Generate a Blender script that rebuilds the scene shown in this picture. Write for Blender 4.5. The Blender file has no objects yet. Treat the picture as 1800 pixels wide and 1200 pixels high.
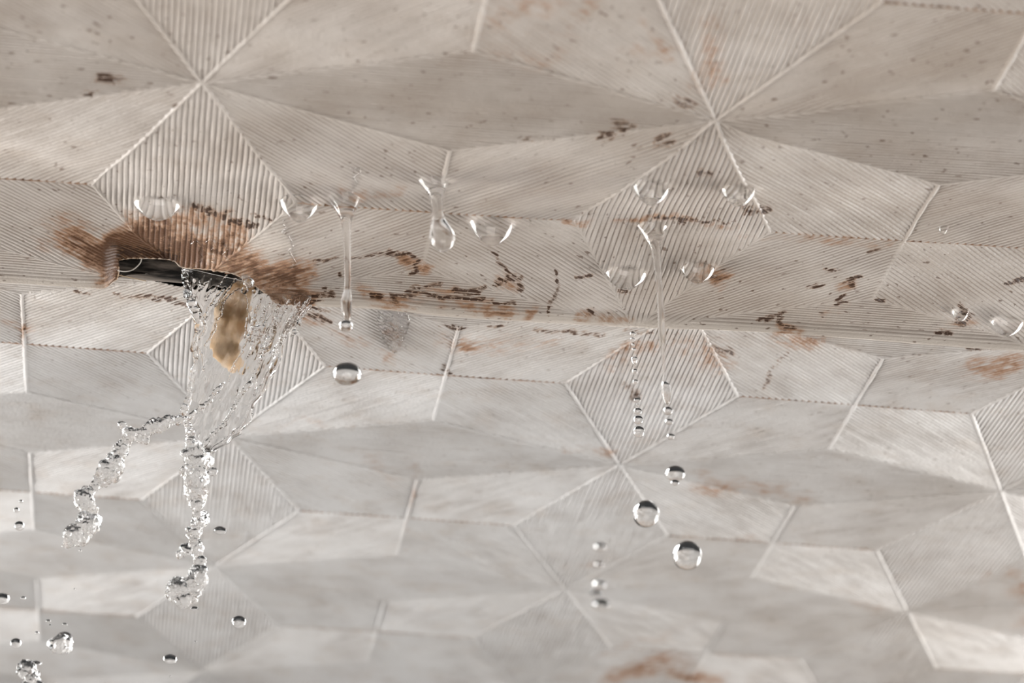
import bpy, bmesh, math, random
import numpy as np
from mathutils import Vector, Matrix, noise

# ------------------------------------------------------------------ camera, world, lights
S = 0.7                       # metres per ceiling-pattern repeat
ZC = 2.6                      # height of the ceiling
YAW, PITCH, ROLL = -0.1128, 0.4110, 0.0291
CAM = np.array([-0.1059, -6.2385, -2.8568])      # camera in pattern repeats, origin on the ceiling
F = 5391.2                    # focal length in pixels of an 1800 px wide frame
WX, WY = 0.2104, 0.2072       # half widths of the lens-shaped facets
fwd = np.array([-math.sin(YAW)*math.cos(PITCH), math.cos(YAW)*math.cos(PITCH), math.sin(PITCH)])
r0 = np.array([math.cos(YAW), math.sin(YAW), 0.0])
u0 = np.cross(r0, fwd)
RIGHT = math.cos(ROLL)*r0 + math.sin(ROLL)*u0
UP = -math.sin(ROLL)*r0 + math.cos(ROLL)*u0


def W(p):
    """pattern repeats -> metres"""
    return Vector((p[0]*S, p[1]*S, p[2]*S + ZC))


scene = bpy.context.scene
COL = scene.collection
cam_data = bpy.data.cameras.new('camera')
cam = bpy.data.objects.new('camera', cam_data)
COL.objects.link(cam)
cam_data.sensor_width = 36.0
cam_data.lens = F/1800*36.0
cam_data.clip_start = 0.05
cam_data.clip_end = 60
m = Matrix((RIGHT, UP, -fwd)).transposed().to_4x4()
m.translation = W(CAM)
cam.matrix_world = m
cam_data.dof.use_dof = True
cam_data.dof.focus_distance = 6.76*S
cam_data.dof.aperture_fstop = 2.8
scene.camera = cam

scene.view_settings.view_transform = 'Standard'
scene.view_settings.look = 'None'
scene.view_settings.gamma = 1.0
scene.view_settings.use_curve_mapping = False
scene.view_settings.exposure = 0.13
scene.cycles.max_bounces = 16
scene.cycles.transmission_bounces = 16
scene.cycles.glossy_bounces = 6
scene.cycles.volume_bounces = 1
scene.cycles.volume_max_steps = 64
scene.cycles.volume_step_rate = 4.0
scene.cycles.use_denoising = True
scene.cycles.sample_clamp_indirect = 8.0

world = bpy.data.worlds.new('studio_surroundings')
scene.world = world
world.use_nodes = True
world.node_tree.nodes['Background'].inputs[0].default_value = (0.9, 0.95, 1.0, 1)
world.node_tree.nodes['Background'].inputs[1].default_value = 0.03


def area(name, loc, target, sx, sy, power, color, spread=180):
    d = bpy.data.lights.new(name, 'AREA')
    d.shape = 'RECTANGLE'
    d.size, d.size_y = sx*S, sy*S
    d.energy = power
    d.color = color
    d.spread = math.radians(spread)
    o = bpy.data.objects.new(name, d)
    COL.objects.link(o)
    o.location = W(loc)
    o.rotation_euler = (W(target) - W(loc)).to_track_quat('-Z', 'Y').to_euler()
    return o


area('softbox_left', (-4.5, 2.1, -1.2), (0.5, 0.2, -0.3), 4.8, 2.2, 134, (1.0, 0.995, 0.98), 100)
area('softbox_right', (5.5, 2.5, -1.2), (0.4, 0.2, -0.3), 4.8, 2.2, 100, (1.0, 0.995, 0.98), 100)
area('softbox_front', (0.2, -3.4, -3.3), (0.4, -0.6, 0), 3.2, 2.0, 56, (1.0, 0.965, 0.93))

# ------------------------------------------------------------------ image / place maths
CREASE_Y = -0.022


def ray(px, py):
    return fwd + RIGHT*((px-900)/F) - UP*((py-600)/F)


def at_z(px, py, z=0.0):
    d = ray(px, py)
    t = (z-CAM[2])/d[2]
    return CAM + t*d


def at_y(px, py, y=0.0):
    d = ray(px, py)
    t = (y-CAM[1])/d[1]
    return CAM + t*d


def px_size(p):
    """pattern repeats per pixel at a point"""
    return float(np.dot(np.asarray(p)-CAM, fwd))/F


def sstep(a, b, x):
    t = np.clip((x-a)/(b-a), 0, 1)
    return t*t*(3-2*t)


def vnoise(x, y, seed=0):
    """smooth value noise, numpy"""
    xi = np.floor(x).astype(np.int64)
    yi = np.floor(y).astype(np.int64)
    fx, fy = x-xi, y-yi
    fx, fy = fx*fx*(3-2*fx), fy*fy*(3-2*fy)

    def h(a, b):
        n = (a*374761393 + b*668265263 + seed*1274126177) & 0x7fffffff
        n = ((n ^ (n >> 13))*1274126177) & 0x7fffffff
        n = n ^ (n >> 16)
        return (n & 0xffff)/65535.0
    return (h(xi, yi)*(1-fx)+h(xi+1, yi)*fx)*(1-fy)+(h(xi, yi+1)*(1-fx)+h(xi+1, yi+1)*fx)*fy


DXF = -0.125
KINK = np.array([(0.12, -0.53), (0.35, -0.53), (0.56, -0.58), (0.74, -0.71), (0.90, -0.88), (1.2, -1.1)])


def delta(X):
    return np.clip(0.0665-0.0105*X, 0.040, 0.085)


def front_shape(X, Y):
    """height of the sagging sheet in front of the fold (negative = lower)"""
    base = -delta(X)
    yk = -0.56+0.05*np.sin(X*2.3+0.6)
    # gentle hollow across the front, then a slope down to the fold
    t = np.clip((Y-yk)/(CREASE_Y-yk), -0.5, 1)
    slope = np.where(t > 0, -0.016*t*t*0.6-0.016*t*0.4+0.012, 0.012*np.exp(-(t*4)**2))
    und = 0.007*(vnoise(X*3.1+7, Y*4.3+3, 1)-0.5)+0.004*(vnoise(X*7.1+2, Y*9.3+8, 2)-0.5)
    und = und*sstep(-1.6, -0.5, Y)
    lip = -0.012*sstep(CREASE_Y-0.055, CREASE_Y, Y)
    # a slack fold running from the hole up to the far right of the front
    yf = np.interp(X, KINK[:, 0], KINK[:, 1])
    fold = -0.009*sstep(-0.05, 0.05, Y-yf)*sstep(0.05, 0.2, X)*(1-sstep(1.05, 1.3, X))*(1-sstep(0.15, 0.45, Y-yf))
    return base+slope+und+lip+fold


def dent(X, Y):
    """the torn edge right of the left flap is pushed up into the cavity"""
    xl = -0.185+0.0*Y
    a = sstep(xl-0.004, xl+0.03, X)*(1-sstep(-0.06, 0.10, X))
    b = sstep(-0.30, -0.14, Y)
    return 0.022*a*b


def sheet(X, Y):
    """nominal pattern position -> place (pattern repeats)"""
    X = np.asarray(X, float)
    Y = np.asarray(Y, float)
    yc = CREASE_Y+0.006*np.sin(X*3.0)+0.004*np.sin(X*7.7+1)
    t = np.clip((Y-yc)/0.115, 0, 1)
    zf = front_shape(X, np.minimum(Y, yc))
    k = (1-t)**2.4
    z = zf*k+dent(X, Y)*k
    back = 0.004*(vnoise(X*2.2+17, Y*2.3+13, 5)-0.5)*(1-k)
    z = z+back
    # behind the fold the sheet is tucked up steeply
    yy = np.where(Y > yc, yc+(Y-yc)*(0.62+0.38*t), Y)
    xs = DXF*(1-sstep(0.0, 0.8, t))
    return X+xs, yy, z


# nominal sheet position of a photo pixel on the near (sagging) or far part
def nom_front(px, py):
    p = at_z(px, py, -0.064)
    X, Y = p[0]-DXF, p[1]
    for _ in range(6):
        Yc = np.array(min(Y, CREASE_Y))
        z = float(front_shape(np.array(X), Yc)+dent(np.array(X), Yc))
        p = at_z(px, py, z)
        X, Y = p[0]-DXF, p[1]
    return X, Y


def nom_back(px, py):
    p = at_z(px, py, 0)
    return p[0], p[1]


def on_sheet(px, py):
    X, Y = nom_front(px, py)
    x, y, z = sheet(X, Y)
    return np.array([float(x), float(y), float(z)])
# ------------------------------------------------------------------ materials
def new_mat(name):
    mt = bpy.data.materials.new(name)
    mt.use_nodes = True
    nt = mt.node_tree
    nt.nodes.clear()
    out = nt.nodes.new('ShaderNodeOutputMaterial')
    return mt, nt, out


class NB:
    def __init__(self, nt):
        self.nt = nt

    def n(self, kind, **kw):
        nd = self.nt.nodes.new(kind)
        for k, v in kw.items():
            setattr(nd, k, v)
        return nd

    def link(self, a, b):
        self.nt.links.new(a, b)

    def attr(self, name):
        return self.n('ShaderNodeAttribute', attribute_name=name)

    def math(self, op, a, b=None, clamp=False):
        nd = self.n('ShaderNodeMath', operation=op, use_clamp=clamp)
        for i, v in enumerate((a, b)):
            if v is None:
                continue
            if isinstance(v, (int, float)):
                nd.inputs[i].default_value = v
            else:
                self.link(v, nd.inputs[i])
        return nd.outputs[0]

    def ramp(self, v, lo, hi):
        nd = self.n('ShaderNodeMapRange', interpolation_type='SMOOTHSTEP')
        self.link(v, nd.inputs[0])
        nd.inputs[1].default_value = lo
        nd.inputs[2].default_value = hi
        return nd.outputs[0]

    def mix(self, f, a, b):
        nd = self.n('ShaderNodeMix', data_type='RGBA')
        for i, v in ((0, f), (6, a), (7, b)):
            if isinstance(v, (int, float)):
                nd.inputs[i].default_value = v
            elif isinstance(v, tuple):
                nd.inputs[i].default_value = (*v, 1)
            else:
                self.link(v, nd.inputs[i])
        return nd.outputs[2]

    def noise(self, vec, scale, detail=3, rough=0.55, vscale=None):
        if vscale is not None:
            mp = self.n('ShaderNodeMapping')
            self.link(vec, mp.inputs[0])
            mp.inputs[3].default_value = vscale
            vec = mp.outputs[0]
        nd = self.n('ShaderNodeTexNoise')
        nd.inputs['Scale'].default_value = scale
        nd.inputs['Detail'].default_value = detail
        nd.inputs['Roughness'].default_value = rough
        self.link(vec, nd.inputs['Vector'])
        return nd.outputs[0]


def sheet_material():
    mt, nt, out = new_mat('ribbed_ceiling_sheet')
    b = NB(nt)
    rest = b.attr('rest').outputs['Vector']
    ruv = b.attr('ribs').outputs['Vector']          # (across, along) the ribs of each facet
    rust = b.attr('rust').outputs['Fac']
    mark = b.attr('mark').outputs['Fac']
    age = b.attr('age').outputs['Fac']
    rib = b.attr('rib').outputs['Fac']
    lip = b.attr('lip').outputs['Fac']
    cloud = b.noise(rest, 2.6, 4, 0.6)
    cloud2 = b.noise(rest, 9.0, 4, 0.65)
    fine = b.noise(rest, 60, 3, 0.6)
    streak = b.noise(ruv, 1.0, 4, 0.62, (95, 16, 1))
    streak2 = b.noise(ruv, 1.0, 4, 0.6, (160, 9, 1))
    # clean sheet and the yellowed, long-wet part
    clean = b.mix(b.ramp(cloud, 0.35, 0.68), (0.555, 0.535, 0.520), (0.50, 0.475, 0.455))
    aged = b.mix(b.ramp(cloud, 0.32, 0.70), (0.515, 0.458, 0.410), (0.425, 0.362, 0.308))
    col = b.mix(age, clean, aged)
    col = b.mix(b.math('MULTIPLY', b.ramp(cloud2, 0.48, 0.75), 0.35), col, (0.40, 0.325, 0.265))
    col = b.mix(b.math('MULTIPLY', b.ramp(fine, 0.55, 0.75), 0.14), col, (0.36, 0.29, 0.24))
    # dirt held in the grooves
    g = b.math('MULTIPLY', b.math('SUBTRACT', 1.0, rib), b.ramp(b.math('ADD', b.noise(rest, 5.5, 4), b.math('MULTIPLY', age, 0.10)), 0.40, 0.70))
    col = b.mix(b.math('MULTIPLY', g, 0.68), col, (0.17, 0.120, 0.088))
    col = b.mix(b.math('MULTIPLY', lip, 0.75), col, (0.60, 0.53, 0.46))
    # rust coloured water staining, with shade painted into the torn recess
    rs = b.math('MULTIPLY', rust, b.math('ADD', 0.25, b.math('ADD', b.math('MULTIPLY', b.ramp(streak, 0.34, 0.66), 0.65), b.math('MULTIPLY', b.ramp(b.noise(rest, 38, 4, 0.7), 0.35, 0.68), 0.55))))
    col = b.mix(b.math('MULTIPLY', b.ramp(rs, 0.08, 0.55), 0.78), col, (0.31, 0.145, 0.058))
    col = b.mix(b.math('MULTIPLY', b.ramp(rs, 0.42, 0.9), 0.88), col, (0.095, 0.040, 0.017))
    # crisp dark flecks: drawn stains, painted recess shade and a thin scatter along the ribs
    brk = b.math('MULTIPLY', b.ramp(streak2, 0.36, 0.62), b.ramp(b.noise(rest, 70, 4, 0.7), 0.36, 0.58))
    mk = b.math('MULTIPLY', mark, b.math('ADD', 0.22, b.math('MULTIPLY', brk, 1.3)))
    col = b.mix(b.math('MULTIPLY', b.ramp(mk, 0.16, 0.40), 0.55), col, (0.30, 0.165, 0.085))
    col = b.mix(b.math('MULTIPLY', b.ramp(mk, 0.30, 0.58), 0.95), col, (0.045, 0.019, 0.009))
    fl = b.ramp(b.math('ADD', b.noise(ruv, 1.0, 2, 0.5, (75, 38, 1)), b.math('MULTIPLY', cloud2, 0.22)), 0.765, 0.83)
    col = b.mix(b.math('MULTIPLY', fl, b.math('ADD', 0.25, b.math('MULTIPLY', age, 0.5))), col, (0.11, 0.060, 0.035))
    bs = nt.nodes.new('ShaderNodeBsdfPrincipled')
    b.link(col, bs.inputs['Base Color'])
    rough = b.math('SUBTRACT', 0.52, b.math('MULTIPLY', b.ramp(b.noise(rest, 4.0, 3), 0.45, 0.7), 0.16))
    b.link(rough, bs.inputs['Roughness'])
    bs.inputs['Specular IOR Level'].default_value = 0.4
    bp = nt.nodes.new('ShaderNodeBump')
    bp.inputs['Strength'].default_value = 0.35
    bp.inputs['Distance'].default_value = 0.004
    b.link(b.math('ADD', b.noise(rest, 130, 3, 0.6), b.math('MULTIPLY', streak2, 0.6)), bp.inputs['Height'])
    b.link(bp.outputs[0], bs.inputs['Normal'])
    b.link(bs.outputs[0], out.inputs[0])
    return mt


def water_material(name='clear_water', tint=(1, 1, 1)):
    mt, nt, out = new_mat(name)
    g = nt.nodes.new('ShaderNodeBsdfGlass')
    g.inputs['Color'].default_value = (*tint, 1)
    g.inputs['Roughness'].default_value = 0.0
    g.inputs['IOR'].default_value = 1.333
    nt.links.new(g.outputs[0], out.inputs[0])
    return mt


def plain_material(name, color, rough=0.5, metallic=0.0, blotch=None, scale=8, vscale=None):
    mt, nt, out = new_mat(name)
    b = NB(nt)
    bs = nt.nodes.new('ShaderNodeBsdfPrincipled')
    bs.inputs['Roughness'].default_value = rough
    bs.inputs['Metallic'].default_value = metallic
    bs.inputs['Base Color'].default_value = (*color, 1)
    tc = nt.nodes.new('ShaderNodeTexCoord')
    nz = b.noise(tc.outputs['Object'], scale, 5, 0.6, vscale)
    if blotch:
        b.link(b.mix(b.ramp(nz, 0.42, 0.62), color, blotch), bs.inputs['Base Color'])
    bp = nt.nodes.new('ShaderNodeBump')
    bp.inputs['Strength'].default_value = 0.3
    bp.inputs['Distance'].default_value = 0.003
    b.link(nz, bp.inputs['Height'])
    b.link(bp.outputs[0], bs.inputs['Normal'])
    b.link(bs.outputs[0], out.inputs[0])
    return mt


M_SHEET = sheet_material()
M_WATER = water_material()
M_PIPE = plain_material('weathered_dark_pipe', (0.010, 0.009, 0.008), 0.85, 0.0, (0.15, 0.125, 0.105), 20, (0.35, 2.2, 2.2))
M_PIPE.node_tree.nodes['Principled BSDF'].inputs['Specular IOR Level'].default_value = 0.12
M_SLAB = plain_material('bare_slab', (0.10, 0.09, 0.08), 0.9, 0.0, (0.16, 0.14, 0.12), 6)
M_FLOOR = plain_material('charcoal_floor', (0.022, 0.022, 0.023), 0.7, 0, (0.03, 0.03, 0.03), 3)
M_FIBRE = plain_material('pale_fibre', (0.72, 0.68, 0.62), 0.4)
M_FIBRE_TAN = plain_material('tan_fibre', (0.55, 0.40, 0.24), 0.4)
# ------------------------------------------------------------------ stains and the painted shade of the torn recess, laid out on the sheet
ASP = 0.45      # stains drawn out in depth


def front_line(*pts):
    return [nom_front(*p) for p in pts]


def back_line(*pts):
    return [nom_back(*p) for p in pts]


MARKS = [  # nominal polyline, radius px, strength
    (front_line((340, 362), (372, 368)), 7, 1.1), (front_line((372, 372), (398, 380)), 7, 1.2), (front_line((404, 389), (424, 391)), 6, 1.1),
    (front_line((430, 393), (456, 396)), 6, 1.1), (front_line((444, 372), (462, 378), (476, 385)), 4, .8),
    (front_line((680, 447), (712, 443), (728, 455), (733, 470), (724, 481)), 5, 1.0), (front_line((684, 445), (700, 447)), 6, 1.3),
    (front_line((553, 456), (590, 452), (640, 449), (680, 446)), 3, .8),
    (front_line((715, 513), (735, 504), (775, 498)), 5, .8), (front_line((690, 515), (740, 517), (810, 521), (850, 523)), 4, 1.3),
    (front_line((800, 510), (850, 506)), 5, 1.2), (front_line((815, 516), (845, 512)), 4, 1.1), (front_line((652, 517), (672, 519)), 5, 1.2),
    (front_line((688, 523), (696, 526)), 4, 1.0), (front_line((572, 508), (584, 520)), 5, 1.0), (front_line((548, 521), (566, 522)), 5, 1.1),
    (front_line((600, 480), (604, 492)), 4, .9), (front_line((862, 443), (872, 452), (880, 463), (895, 478)), 3.5, 1.1),
    (front_line((874, 497), (900, 489)), 5, 1.2), (front_line((898, 483), (914, 491)), 5, 1.2), (front_line((908, 502), (916, 507)), 5, 1.1),
    (front_line((977, 473), (979, 492), (982, 505), (974, 520), (967, 533), (961, 552)), 1.7, 1.6),
    (front_line((868, 531), (905, 532)), 4, 1.0), (front_line((1008, 488), (1040, 485)), 3.5, .8), (front_line((1092, 509), (1103, 513)), 4, .9),
    (front_line((1253, 482), (1260, 496)), 6, .9), (front_line((1030, 549), (1040, 550)), 4, 1.2),
    (front_line((1494, 489), (1508, 488)), 6, 1.3), (front_line((1484, 497), (1496, 499)), 5, 1.2), (front_line((1450, 476), (1462, 476)), 5, 1.0),
    (front_line((1420, 505), (1440, 505)), 6, .9), (front_line((1468, 525), (1485, 517)), 3, 1.5), (front_line((1470, 531), (1486, 532)), 3.5, 1.5),
    (front_line((1541, 529), (1550, 530)), 4, 1.5), (front_line((1532, 441), (1543, 437)), 4, 1.1),
    (front_line((1678, 558), (1690, 546), (1706, 556), (1696, 568), (1680, 566)), 4, 1.1), (front_line((1690, 533), (1702, 542)), 3, 1.1),
    (front_line((1650, 578), (1668, 584)), 5, .9), (front_line((1772, 497), (1800, 491)), 3.5, 1.5), (front_line((1378, 549), (1352, 562)), 3.5, 1.0),
    (front_line((1330, 560), (1372, 558)), 3, 1.0), (front_line((1365, 567), (1398, 577)), 3, 1.0),
    (front_line((1140, 381), (1160, 384), (1200, 386), (1290, 389)), 3, .75), (front_line((1196, 391), (1203, 392)), 4, 1.3),
    (front_line((178, 141), (197, 137)), 8, 1.3), (front_line((154, 162), (161, 161)), 6, 1.1), (front_line((930, 240), (934, 240)), 5, 1.2),
    (front_line((1158, 246), (1182, 243)), 9, .75), (front_line((1228, 304), (1246, 304)), 8, .8), (front_line((1085, 215), (1105, 217)), 9, .7),
    (front_line((1055, 239), (1075, 239)), 8, .75), (front_line((1310, 366), (1350, 369)), 8, .8), (front_line((1194, 175), (1215, 185)), 9, .7),
    (front_line((200, 433), (215, 437)), 5, 1.2), (front_line((218, 440), (262, 446), (300, 449)), 13, 1.7),  # the wide last stroke paints the recess by the hole darker, as shade
    (back_line((518, 543), (545, 553), (580, 562)), 6, 1.1), (back_line((540, 541), (575, 546)), 5, 1.0), (back_line((205, 519), (270, 522), (330, 533)), 5, 1.1),
    (back_line((130, 514), (155, 515)), 4, 1.1), (back_line((860, 573), (885, 570)), 5, .9), (back_line((775, 571), (815, 574)), 5, 1.0), (back_line((940, 578), (1000, 581), (1060, 588)), 6, .8),
    (back_line((1114, 690), (1117, 700)), 9, 1.0), (back_line((1100, 672), (1108, 680)), 6, .8), (back_line((1255, 612), (1285, 618)), 10, .85),
    (back_line((1345, 680), (1355, 650), (1380, 620)), 7, .8), (back_line((1100, 580), (1200, 586)), 5, .7), (back_line((778, 642), (790, 655)), 6, 1.1),
    (back_line((40, 570), (42, 606)), 4, .7), (back_line((1700, 612), (1790, 607)), 4, .9),
]
RUST_AND_SHADE = [
    (front_line((215, 440), (265, 438), (330, 448)), 34, 3.0), (front_line((345, 440), (400, 455), (440, 470)), 34, .95), (front_line((250, 400), (330, 400), (420, 420)), 34, .55),  # first stroke: rust plus painted shade of the recess above the hole
    (front_line((455, 485), (500, 495), (540, 515)), 26, 1.25), (front_line((500, 470), (545, 480)), 26, .6), (front_line((140, 430), (200, 460), (212, 480)), 30, .95), (front_line((90, 410), (170, 420)), 40, .35),
    (front_line((640, 515), (860, 525)), 14, .35), (front_line((860, 528), (940, 545)), 10, .6), (front_line((715, 440), (740, 478)), 12, .5),
    (front_line((870, 495), (910, 490)), 14, .35), (front_line((1225, 480), (1262, 492)), 16, .5), (front_line((1060, 345), (1060, 346)), 1, 0),
    (front_line((1680, 555), (1700, 560)), 22, .55), (front_line((1440, 550), (1470, 548)), 18, .35), (front_line((1370, 575), (1400, 580)), 12, .5), (front_line((1020, 548), (1110, 562)), 9, .4),
    (front_line((1485, 495), (1510, 488)), 14, .5), (front_line((985, 80), (1005, 45), (1045, -5)), 16, .6), (front_line((905, 15), (965, 42)), 12, .45), (front_line((880, 85), (960, 100), (1180, 95)), 30, .35),
    (front_line((830, 15), (960, 5)), 40, .45), (front_line((1240, 50), (1250, 140)), 24, .45), (front_line((1130, 30), (1180, 100)), 10, .6), (front_line((590, 340), (690, 335)), 14, .4), (front_line((1000, 385), (1300, 392)), 8, .4), (front_line((1300, 415), (1560, 428)), 10, .3), (front_line((1430, 300), (1560, 330)), 1, 0),
    (back_line((640, 800), (700, 840)), 30, .40), (back_line((655, 760), (690, 850)), 10, .35), (back_line((720, 760), (735, 830), (715, 960)), 12, .35), (back_line((1000, 785), (1070, 800)), 26, .45), (back_line((1220, 845), (1300, 850), (1410, 872)), 34, .50),
    (back_line((1210, 620), (1270, 640)), 30, .35), (back_line((1080, 620), (1250, 600)), 30, .30), (back_line((1320, 560), (1440, 600)), 30, .40), (back_line((1500, 1060), (1540, 1068)), 18, .5), (back_line((1740, 1000), (1715, 1060)), 18, .5),
    (back_line((1080, 1190), (1160, 1165), (1250, 1195)), 40, 1.0), (back_line((1060, 1150), (1220, 1100)), 20, .35), (back_line((1190, 970), (1330, 940)), 24, .3), (back_line((990, 990), (1060, 990)), 14, .35), (back_line((1780, 1000), (1800, 1100)), 30, .5),
    (back_line((440, 745), (620, 740)), 12, .30), (back_line((780, 610), (960, 600)), 30, .35), (back_line((530, 560), (640, 600)), 24, .3), (back_line((0, 560), (40, 590)), 24, .3), (back_line((690, 570), (690, 640)), 18, .35), (back_line((1700, 640), (1790, 640)), 26, .4),
]


def paint(X, Y, items, front, warp=1.0, soft=0.0):
    """strength of the nearest stains at nominal sheet positions"""
    out = np.zeros(len(X))
    jx = (vnoise(X*45, Y*30, 11)-0.5)*0.012*warp+(vnoise(X*11, Y*7, 13)-0.5)*0.035*warp*soft
    jy = (vnoise(X*45+9, Y*30+4, 12)-0.5)*0.026*warp+(vnoise(X*11+5, Y*7+2, 14)-0.5)*0.09*warp*soft
    Xj, Yj = X+jx, Y+jy
    for line, rpx, s in items:
        if s <= 0:
            continue
        isf = line[0][1] < CREASE_Y+0.03
        P = np.array(line)
        rr = rpx/760.0
        lo, hi = P.min(0)-(rr*2.2, rr*2.2/ASP), P.max(0)+(rr*2.2, rr*2.2/ASP)
        idx = np.where((X > lo[0]) & (X < hi[0]) & (Y > lo[1]) & (Y < hi[1]) & (front == isf))[0]
        if not len(idx):
            continue
        d2 = np.full(len(idx), 1e9)
        x, y = Xj[idx], Yj[idx]*ASP
        for a, c in zip(P[:-1], P[1:]):
            ax, ay, cx, cy = a[0], a[1]*ASP, c[0], c[1]*ASP
            vx, vy = cx-ax, cy-ay
            t = np.clip(((x-ax)*vx+(y-ay)*vy)/max(vx*vx+vy*vy, 1e-12), 0, 1)
            d2 = np.minimum(d2, (x-ax-t*vx)**2+(y-ay-t*vy)**2)
        out[idx] = np.maximum(out[idx], s*np.exp(-d2/(rr*rr)*1.1))
    return out


# ------------------------------------------------------------------ the ceiling sheet
PITCH_R = 0.0114      # rib spacing
AMP = 0.0026          # rib height
RIBP = np.array([0.0, 0.14, 0.30, 0.50, 0.70, 0.86])
RIBH = np.array([0.0, 0.50, 0.88, 1.0, 0.88, 0.50])
HOLE = np.array([nom_front(*p) for p in [(210, 456), (230, 453), (250, 453), (290, 454), (308, 459), (322, 469), (370, 473), (410, 480), (440, 497), (470, 515)]]
                + [(0.27, 0.105), (-0.15, 0.105), (-0.20, 0.085)]
                + [nom_front(*p) for p in [(192, 500), (198, 495), (205, 490), (208, 482), (208, 468)]])


def in_poly(x, y, P):
    r = np.zeros(len(x), bool)
    n = len(P)
    for i in range(n):
        x1, y1 = P[i]
        x2, y2 = P[(i+1) % n]
        c = ((y1 > y) != (y2 > y)) & (x < (x2-x1)*(y-y1)/(y2-y1+1e-15)+x1)
        r ^= c
    return r


VX, FC, LU, RB, SM = [], [], [], [], []
nv = 0


def facet(poly, ang, seed):
    """one ribbed facet: ribs run along direction ang"""
    global nv
    P = np.array(poly)
    c = P.mean(0)
    ca, sa = math.cos(ang), math.sin(ang)
    al = (P-c) @ np.array([ca, sa])
    ac = (P-c) @ np.array([-sa, ca])
    seen = (-1.4 < c[0] < 2.6) and (-2.1 < c[1] < 4.6)
    near = (-0.95 < c[1] < 0.45) and (-0.9 < c[0] < 2.4)
    k0, k1 = math.floor(ac.min()/PITCH_R), math.ceil(ac.max()/PITCH_R)
    if seen:
        a = (np.arange(k0, k1)[:, None]+RIBP[None, :]).ravel()*PITCH_R
        h = np.tile(RIBH, k1-k0)
    else:
        a = (np.arange(k0, k1)[:, None]+np.array([0, .5])[None, :]).ravel()*PITCH_R
        h = np.tile([0., 1.], k1-k0)
    keep = (a > ac.min()+1e-5) & (a < ac.max()-1e-5)
    a, h = a[keep], h[keep]
    a = np.r_[ac.min()+1e-6, a, ac.max()-1e-6]
    h = np.r_[0, h, 0]
    b0, b1 = np.full(len(a), 1e9), np.full(len(a), -1e9)
    n = len(P)
    for i in range(n):
        p, q = (ac[i], al[i]), (ac[(i+1) % n], al[(i+1) % n])
        lo, hi = min(p[0], q[0]), max(p[0], q[0])
        if hi-lo < 1e-9:
            continue
        s = (a >= lo-1e-9) & (a <= hi+1e-9)
        b = p[1]+(q[1]-p[1])*(a-p[0])/(q[0]-p[0])
        b0 = np.where(s, np.minimum(b0, b), b0)
        b1 = np.where(s, np.maximum(b1, b), b1)
    L = (b1-b0).max()
    ns = max(4, int(L/(0.0075 if near else 0.03 if seen else 0.2)))
    t = np.linspace(0, 1, ns+1)
    B = b0[:, None]+(b1-b0)[:, None]*t[None, :]
    A = np.repeat(a[:, None], ns+1, 1)
    A = A+0.0009*(vnoise(B*22+seed*3.1, A*60, 3)-0.5)*(1 if seen else 0)
    X = c[0]+B*ca-A*sa
    Y = c[1]+B*sa+A*ca
    H = np.repeat(h[:, None], ns+1, 1)*(0.75+0.5*vnoise(A*70+seed, B*14, 4))
    K = len(a)
    idx = nv+np.arange(K*(ns+1)).reshape(K, ns+1)
    q = np.stack([idx[:-1, :-1], idx[:-1, 1:], idx[1:, 1:], idx[1:, :-1]], -1).reshape(-1, 4)
    VX.append(np.c_[X.ravel(), Y.ravel()])
    RB.append(H.ravel())
    LU.append(np.c_[A.ravel()+seed*1.7, B.ravel()+seed*0.37])
    SM.append(np.zeros(K*(ns+1)))
    FC.append(q)
    nv += K*(ns+1)


def seam(p, q, w, hgt, seed, tinted=0.0):
    """raised weld between two facets"""
    global nv
    p, q = np.array(p), np.array(q)
    d = q-p
    L = np.hypot(*d)
    d = d/L
    nrm = np.array([-d[1], d[0]])
    seen = (-1.4 < p[0] < 2.6) and (-2.1 < p[1] < 4.6)
    ns = max(3, int(L/(0.012 if seen else 0.25)))
    t = np.linspace(0, 1, ns+1)
    prof = [(-1.6, -0.15), (-1.0, 0.30), (-0.45, 0.92), (0, 1.0), (0.45, 0.92), (1.0, 0.30), (1.6, -0.15)]
    wob = 1+0.35*(vnoise(t*L*40+seed*5, t*0+seed, 6)-0.5)
    rows = []
    for (o, hh) in prof:
        rows.append((p[None]+d[None]*(t*L)[:, None]+nrm[None]*(o*w*wob)[:, None], hgt*hh*wob))
    X = np.array([r[0][:, 0] for r in rows])
    Y = np.array([r[0][:, 1] for r in rows])
    H = np.array([r[1] for r in rows])
    K = len(prof)
    idx = nv+np.arange(K*(ns+1)).reshape(K, ns+1)
    qd = np.stack([idx[:-1, :-1], idx[:-1, 1:], idx[1:, 1:], idx[1:, :-1]], -1).reshape(-1, 4)
    VX.append(np.c_[X.ravel(), Y.ravel()])
    RB.append(H.ravel()/AMP)
    SM.append(np.full(X.size, 1.0+tinted))
    LU.append(np.c_[X.ravel()+seed, Y.ravel()])
    FC.append(qd)
    nv += X.size


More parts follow.
